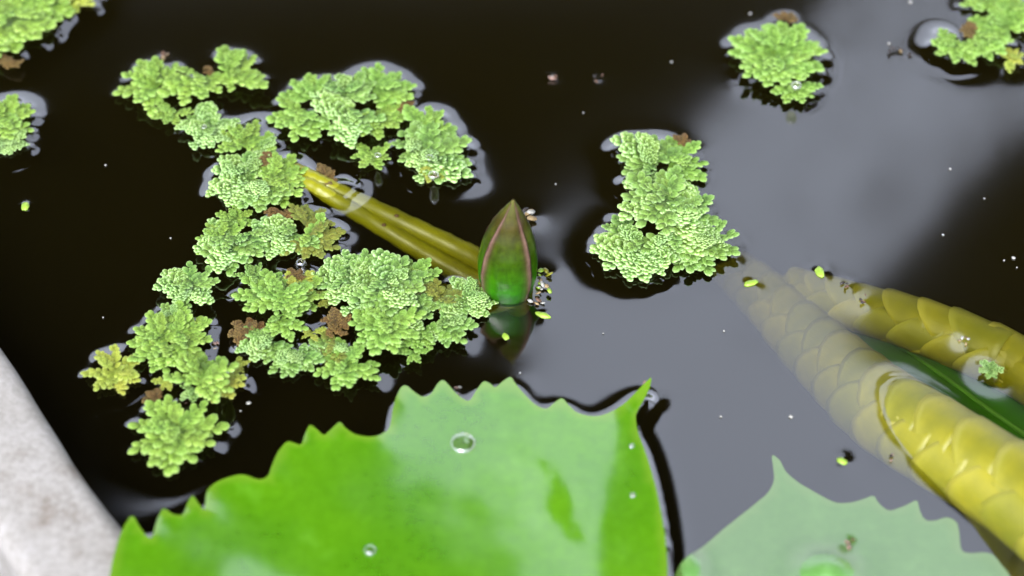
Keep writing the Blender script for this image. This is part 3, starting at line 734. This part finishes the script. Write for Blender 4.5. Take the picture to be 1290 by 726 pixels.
# ------------------------------------------------------------ the bud
def make_bud():
    base = P(641, 362, 0); o = empty('water_lily_bud', base); tag(o, 'closed green water lily bud with pinkish brown sepal edges, upright in the middle', 'flower bud')
    Hb, Rb = 4.35, .96; zb = -.55
    prof = [(0, .30), (.06, .60), (.15, .84), (.28, .98), (.40, 1.0), (.55, .90), (.68, .73), (.80, .50), (.90, .27), (.96, .12), (1, .03)]
    def rp(t):
        for (a, ra), (b, rb) in zip(prof[:-1], prof[1:]):
            if t <= b:
                u = (t-a)/(b-a); u = u*u*(3-2*u)*.35+u*.65; return ra+(rb-ra)*u
        return .03
    lean = lambda t: Vector((.10*t*t-.05*math.sin(t*4), .10*t, 0))
    for s in range(4):
        outer = s % 2 == 0; ctr = R(-90+90*s+(-4 if s == 0 else 0)); hw = R(52 if outer else 56); nr, nu = 44, 28; V = []; Hh = []; Ed = []; F = []
        for side in (0, 1):
            for i in range(nr+1):
                t = i/nr; taper = 1.0 if t < .55 else 1-.25*((t-.55)/.45)**2
                for j in range(nu+1):
                    u = -1+2*j/nu; a = ctr+hw*u*taper
                    rad = Rb*rp(t)*(1.035 if outer else .985)
                    rad *= 1+.06*math.exp(-((abs(u)-.86+.05*math.sin(t*7+s))/.12)**2)*(1 if .05 < t < .97 else 0)-.02*math.exp(-(u/.25)**2)
                    rad *= 1-.035*max(0, abs(u)-.8)*5*(0 if outer else 1)
                    if side: rad -= .05*min(1, rp(t)*3)
                    p = lean(t); V.append((p.x+rad*math.cos(a), p.y+rad*math.sin(a), zb+t*Hb)); Hh.append(t)
                    Ed.append(max(0, (abs(u)-.5)/.5) if outer else max(0, (abs(u)-.6)/.4)*.7)
        m = nu+1; N = (nr+1)*m
        for i in range(nr):
            for j in range(nu):
                a = i*m+j; F += [(a, a+1, a+m+1, a+m), (N+a, N+a+m, N+a+m+1, N+a+1)]
            a = i*m; F.append((a, a+m, N+a+m, N+a)); a = i*m+nu; F.append((a, N+a, N+a+m, a+m))
        me = mesh('sepal', V, F); attr(me, 'height', Hh); attr(me, 'edge', Ed); link('sepal', me, BUDM, o)
    V = []; F = []; seg = 24   # inner petals closed core
    for i in range(20):
        t = i/19
        for k in range(seg): a = 2*math.pi*k/seg; p = lean(t); V.append((p.x+Rb*.90*rp(t)*math.cos(a), p.y+Rb*.90*rp(t)*math.sin(a), zb+t*(Hb-.02)))
    for i in range(19):
        for k in range(seg): a = i*seg+k; b = i*seg+(k+1) % seg; F.append((a, b, b+seg, a+seg))
    F.append(tuple(range(seg))[::-1]); link('petal_core', mesh('petal_core', V, F), plain('bud_core', (.25, .12, .09), .5), o)
    tv, tf = tube(crom([Vector((0, 0, zb+.1)), Vector((-.3, .4, -1.1)), Vector((-1.1, .9, -1.8)), Vector((-2.2, 1.6, -2.1))], 10), .36, 16); link('stalk', mesh('stalk', tv, tf), STEM, o)
    MASK.append((base.x, base.y, .80, .45))
make_bud()

# ------------------------------------------------------------ floating bits
def blob(name, x, y, size_px, mat_, label, cat, sq=(1, .6, .35), rot=0, z=.04, group=None, sub=2, mask=True, rough=.35):
    c = P(x, y, z); s = size_px*PX*(c-CAMP).length/DIST; v_, f_ = ico(sub)
    v2 = []
    for q in v_:
        n_ = 1+rough*noise.noise(Vector(q*1.7)+Vector((x, y, 0))); v2.append((q[0]*s*sq[0]*n_, q[1]*s*sq[1]*n_, q[2]*s*sq[2]*n_))
    o = link(name, mesh(name, v2, f_), mat_); o.location = c; o.rotation_euler = (0, 0, R(rot)); tag(o, label, cat, group)
    if mask: MASK.append((c.x, c.y, s*.5, .22))
    return o
blob('duckweed', 32, 260, 7.5, DUCK, 'lone yellow green duckweed leaf on dark water near the left border', 'duckweed', (.7, 1, .3), 0)
blob('duckweed', 1033, 343, 8.5, DUCK, 'bright duckweed leaf on the grey reflection above the submerged stems', 'duckweed', (.65, 1.15, .3), 8)
blob('duckweed', 1061, 581, 7, DUCK, 'small yellow green duckweed leaf above the pale lily pad', 'duckweed', (1, .7, .3), -30)
blob('duckweed', 637, 424, 6, DUCK, 'small duckweed leaf on the mirror image of the bud', 'duckweed', (.7, 1, .3), 30)
blob('duckweed', 946, 357, 9, DUCK, 'curved yellow duckweed leaf right of the clump on the grey reflection', 'duckweed', (1.1, .5, .3), 20)
blob('duckweed', 684, 397, 9, DUCK, 'pale yellow green leaf bit just below the bud at its right', 'duckweed', (1.1, .55, .3), -20)
def crumb(x, y, n, spread, mats, size, label, name='plant_debris', cat='debris', z=.05):
    k = random.Random(x*3+y); c = P(x, y, z); o = empty(name, c); tag(o, label, cat)
    for i in range(n):
        v_, f_ = ico(1); s = size*PX*k.uniform(.4, .95)
        v2 = [(q[0]*s*k.uniform(.8, 1.3), q[1]*s*.6, q[2]*s*.28) for q in v_]
        q = link('fragment', mesh('fragment', v2, f_), mats[i % len(mats)], o); q.location = (k.gauss(0, spread*PX), k.gauss(0, spread*PX*1.2), k.uniform(-.02, .06)+i*.01); q.rotation_euler = (k.uniform(-.6, .6), k.uniform(-.6, .6), k.uniform(0, 6))
    MASK.append((c.x, c.y, size*PX*.5, .10 if y < 120 else .25)); return o
crumb(697, 97, 4, 3, [PINK, WHITE, PINK, BUG], 7, 'pinkish tan crumb floating alone on the dark water at top centre')
crumb(752, 98, 4, 4, [BUG, BLACK], 6, 'faint brown crumb beside the pinkish one at top centre')
crumb(1133, 70, 6, 6, [BLACK, TAN, BLACK], 7, 'dark insect-like scrap with a tan middle at upper right')
crumb(1087, 379, 6, 3.5, [BLACK, BUG], 4.5, 'dark brown crumb where the upper scaly stem fades')
crumb(1067, 359, 4, 4, [BUG, BLACK], 5, 'grey brown crumb just above the dark brown one')
crumb(1212, 430, 6, 4, [WHITE, TAN, BUG], 4, 'pale husk floating above the upper scaly stem')
crumb(1228, 528, 4, 3, [BUG, BLACK], 4, 'dark scrap beside the upper edge of the thick scaly stem')
crumb(1123, 578, 4, 3, [PINK, BLACK], 4.5, 'pinkish scrap at the lower edge of the thick scaly stem')
crumb(665, 272, 7, 5, [TAN, WHITE, TAN, BLACK], 10, 'tan and white shred of petal behind the right side of the bud', z=.12)
crumb(684, 362, 9, 6, [DUCK, WHITE, TAN], 6, 'pale yellow shreds clinging at the right foot of the bud', z=.1)
crumb(690, 345, 5, 4, [STEM, DUCK], 7, 'olive curled bit standing right of the bud', z=.1)
crumb(676, 378, 6, 5, [BUG, TAN, WHITE], 5, 'brown and white scraps below the right foot of the bud')
crumb(1066, 685, 4, 4, [PINK, BUG], 5, 'faint brownish blotch of debris on the pale lily pad')
crumb(548, 222, 4, 3, [TAN, WHITE], 5, 'tan crumb under the white drop on the upper middle mat', z=.35)
crumb(205, 72, 5, 5, [BUG, TAN], 5, 'dark orange scrap above the left end of the upper chain')
crumb(270, 437, 4, 3, [TAN, PINK], 4, 'small pinkish scrap above the furry raised fern')
crumb(232, 505, 4, 4, [BUG, BLACK, TAN], 4, 'brown scraps in the gap above the snowflake shaped fern')
crumb(580, 494, 4, 4, [PINK, WHITE], 4, 'pinkish crumbs at the margin of the large lily pad')
crumb(812, 488, 3, 3, [PINK], 3, 'pinkish crumb beside the upturned horn of the large pad', z=.35)
specks = [(313,508,3.6,'oval white speck right of the snowflake shaped fern'),(303,518,1.6,'faint dot just below the oval white speck'),(846,78,2,'lone pale speck left of the upper right raft'),
 (1197,213,2.2,'pale speck inside the bright mirrored band at the right'),(1188,296,2,'dim speck in the dark wedge above the upper scaly stem'),(1277,325,3,'largest of the three specks at the right border'),
 (1265,328,1.6,'left one of the three specks at the right border'),(1281,337,1.5,'lowest of the three specks at the right border'),(912,417,1.8,'tiny speck left of the fading thick stem'),
 (908,525,2,'white speck on the grey reflection, the left of a pair'),(996,525,3.4,'larger pinkish white speck on the grey reflection, right of a pair'),(133,208,1.8,'small speck on black water under the left end of the upper chain'),
 (130,400,1.6,'tiny speck on black water above the lower left chain'),(1120,55,2.2,'pale crumb above the insect-like scrap at upper right'),(735,142,1.4,'tiny speck on dark water between the middle mat and the clump'),
 (700,232,1.5,'tiny speck on dark water above the bud tip and to its right'),(1147,3,3,'pale speck touching the top border at the right'),(945,17,2.2,'pale speck left of the stalk of the upper right raft'),
 (215,300,1.5,'tiny speck on black water left of the round mirror spot'),(655,470,2,'tiny speck under the mirror image of the bud'),(760,420,1.3,'faint dot on the grey reflection right of the bud'),(1240,250,1.6,'faint dot at the edge of the dark wedge at the right')]
for x, y, s, l_ in specks:
    blob('speck', x, y, s, WHITE, l_, 'speck', (1, .8, .5), random.uniform(0, 180), .03, None, 1, False)
# drops
def drop(x, y, px, z, label, flat=.65):
    c = P(x, y, z); s = px*PX; v_, f_ = ico(3); v2 = [(q[0]*s, q[1]*s, max(q[2], -.25)*s*flat) for q in v_]
    o = link('water_drop', mesh('water_drop', v2, f_), WATER); o.location = c; tag(o, label, 'water drop', 'water drops on the leaves'); return o
def surf_drop(pad, x, y, px, label, flat=.5):
    return drop(x, y, px, .60, label, flat)
def on_pad(x, y):
    z = .6
    for _ in range(4): p = P(x, y, z); z = .3+float(pz1(np.array([p.x]), np.array([p.y]), np.array([5.]))[0])
    return z
drop(583, 558, 15, on_pad(583, 558)+.02, 'flat clear water drop near the toothed top margin of the large pad', .35)
drop(466, 693, 7, on_pad(466, 693)+.02, 'small bright drop low on the large pad', .5)
drop(797, 624, 3.5, on_pad(797, 624)+.02, 'tiny drop near the right margin of the large pad', .6)
drop(796, 562, 3.5, on_pad(796, 562)+.02, 'tiny drop below the upturned horn of the large pad', .6)
drop(546, 221, 8, .62, 'bright white water drop at the lower edge of the upper middle mat')
drop(541, 199, 6, .75, 'small clear water drop just above the bright one on the mat')
drop(476, 196, 5, .72, 'tiny clear drop on the small round fern under the upper middle mat')
drop(1003, 108, 8, .80, 'white water drop on the lower half of the upper right raft')
drop(379, 333, 8, .12, 'black rimmed bubble in the gap above the middle clump', 1.0)
drop(257, 160, 4, .7, 'tiny drop on the small fern left of the upright triangular frond')

# ------------------------------------------------------------ water sheet with real menisci
def water():
    gx0, gx1, gy0, gy1, st = -19.5, 19.5, -14.5, 20.5, .065
    nx = int((gx1-gx0)/st); ny = int((gy1-gy0)/st)
    xs = gx0+np.arange(nx)*st; ys = gy0+np.arange(ny)*st; X, Y = np.meshgrid(xs, ys)
    M = np.zeros((ny, nx))
    for (x, y, r, *wt) in MASK:
        wt = wt[0] if wt else .9
        i0 = int((y-r-gy0)/st); i1 = int((y+r-gy0)/st)+2; j0 = int((x-r-gx0)/st); j1 = int((x+r-gx0)/st)+2
        i0 = max(i0, 0); j0 = max(j0, 0); i1 = min(i1, ny); j1 = min(j1, nx)
        if i0 >= i1 or j0 >= j1: continue
        sub = (X[i0:i1, j0:j1]-x)**2+(Y[i0:i1, j0:j1]-y)**2 <= (r+.03)**2; M[i0:i1, j0:j1][sub] = np.maximum(M[i0:i1, j0:j1][sub], wt)
    M[cubic_inside(X, Y, poly1)] = 1.5
    M0 = M > 0
    # screened relaxation: h = lc^2 lap h, h = 1 on the mask
    ky = np.fft.fftfreq(2*ny, st)*2*np.pi; kx = np.fft.rfftfreq(2*nx, st)*2*np.pi; lc = .30
    K = 1/(1+(lc**2)*(ky[:, None]**2+kx[None, :]**2)); src = M*1.0
    for it in range(26):
        h = np.fft.irfft2(np.fft.rfft2(src, (2*ny, 2*nx))*K, (2*ny, 2*nx))[:ny, :nx]
        res = np.where(M0, M-h, 0); src += res*1.6; src *= M0
    h = np.clip(h, 0, 1.8)
    h = np.fft.irfft2(np.fft.rfft2(h, (2*ny, 2*nx))*np.exp(-.5*(.09**2)*(ky[:, None]**2+kx[None, :]**2)), (2*ny, 2*nx))[:ny, :nx]
    edge = np.minimum.reduce([X-gx0, gx1-X, Y-gy0, gy1-Y]); h *= np.clip(edge/.8, 0, 1)**2*(3-2*np.clip(edge/.8, 0, 1))
    Z = .19*h
    Z += .004*np.sin(X*.35+Y*.22+1)*np.cos(Y*.3-X*.1)
    # join with a coarse outer grid
    ox = np.concatenate([np.linspace(-150, gx0-2, 14), xs, np.linspace(gx1+2, 149, 14)]); oy = np.concatenate([np.linspace(-110, gy0-2, 12), ys, np.linspace(gy1+2, 159, 14)])
    Zf = np.zeros((len(oy), len(ox))); Zf[12:12+ny, 14:14+nx] = Z; XX, YY = np.meshgrid(ox, oy)
    n1, n2 = Zf.shape; idx = np.arange(n1*n2).reshape(n1, n2)
    q = np.stack([idx[:-1, :-1], idx[:-1, 1:], idx[1:, 1:], idx[1:, :-1]], -1).reshape(-1, 4)
    side = (XX-A.x)*nrm.x+(YY-A.y)*nrm.y; sv = side.ravel()
    q = q[(sv[q].min(1) < 2.2)]                                         # nothing beyond the rim
    used = np.unique(q); remap = -np.ones(n1*n2, int); remap[used] = np.arange(len(used)); q = remap[q]
    co = np.stack([XX.ravel(), YY.ravel(), Zf.ravel()], 1)[used]
    # pull vertices beyond the rim's middle back to it
    over = np.maximum(((co[:, 0]-A.x)*nrm.x+(co[:, 1]-A.y)*nrm.y)-2.2, 0); co[:, 0] -= nrm.x*over; co[:, 1] -= nrm.y*over
    me = bpy.data.meshes.new('water'); me.vertices.add(len(co)); me.vertices.foreach_set('co', co.astype(np.float32).ravel())
    me.loops.add(q.size); me.loops.foreach_set('vertex_index', q.astype(np.int32).ravel()); me.polygons.add(len(q))
    me.polygons.foreach_set('loop_start', (np.arange(len(q))*4).astype(np.int32))
    me.update(calc_edges=True); me.validate(); me.polygons.foreach_set('use_smooth', [True]*len(me.polygons))
    tag(link('water', me, WATER), kind='structure')
water()

# fallen leaf outside the rim
lf = empty('fallen_leaf', P(8, 716, -31)); tag(lf, 'yellow fallen leaf on the dark ground at the lower left corner, outside the rim', 'leaf')
V = []; F = []
for i in range(13):
    t = i/12; w_ = 2.2*math.sin(math.pi*t)**.8
    for sd in (0, 1):
        for u in (-1, -.5, 0, .5, 1): V.append((-4+8*t, u*w_, .2+.5*abs(u)*w_*.3-(.06 if sd else 0)))
for i in range(12):
    for k in range(4): a = i*10+k; F += [(a, a+1, a+11, a+10), (a+5, a+15, a+16, a+6)]
    a = i*10; F += [(a, a+10, a+15, a+5), (a+4, a+9, a+19, a+14)]
q = link('blade', mesh('blade', V, F), YLEAF, lf); q.rotation_euler = (0, 0, .6)
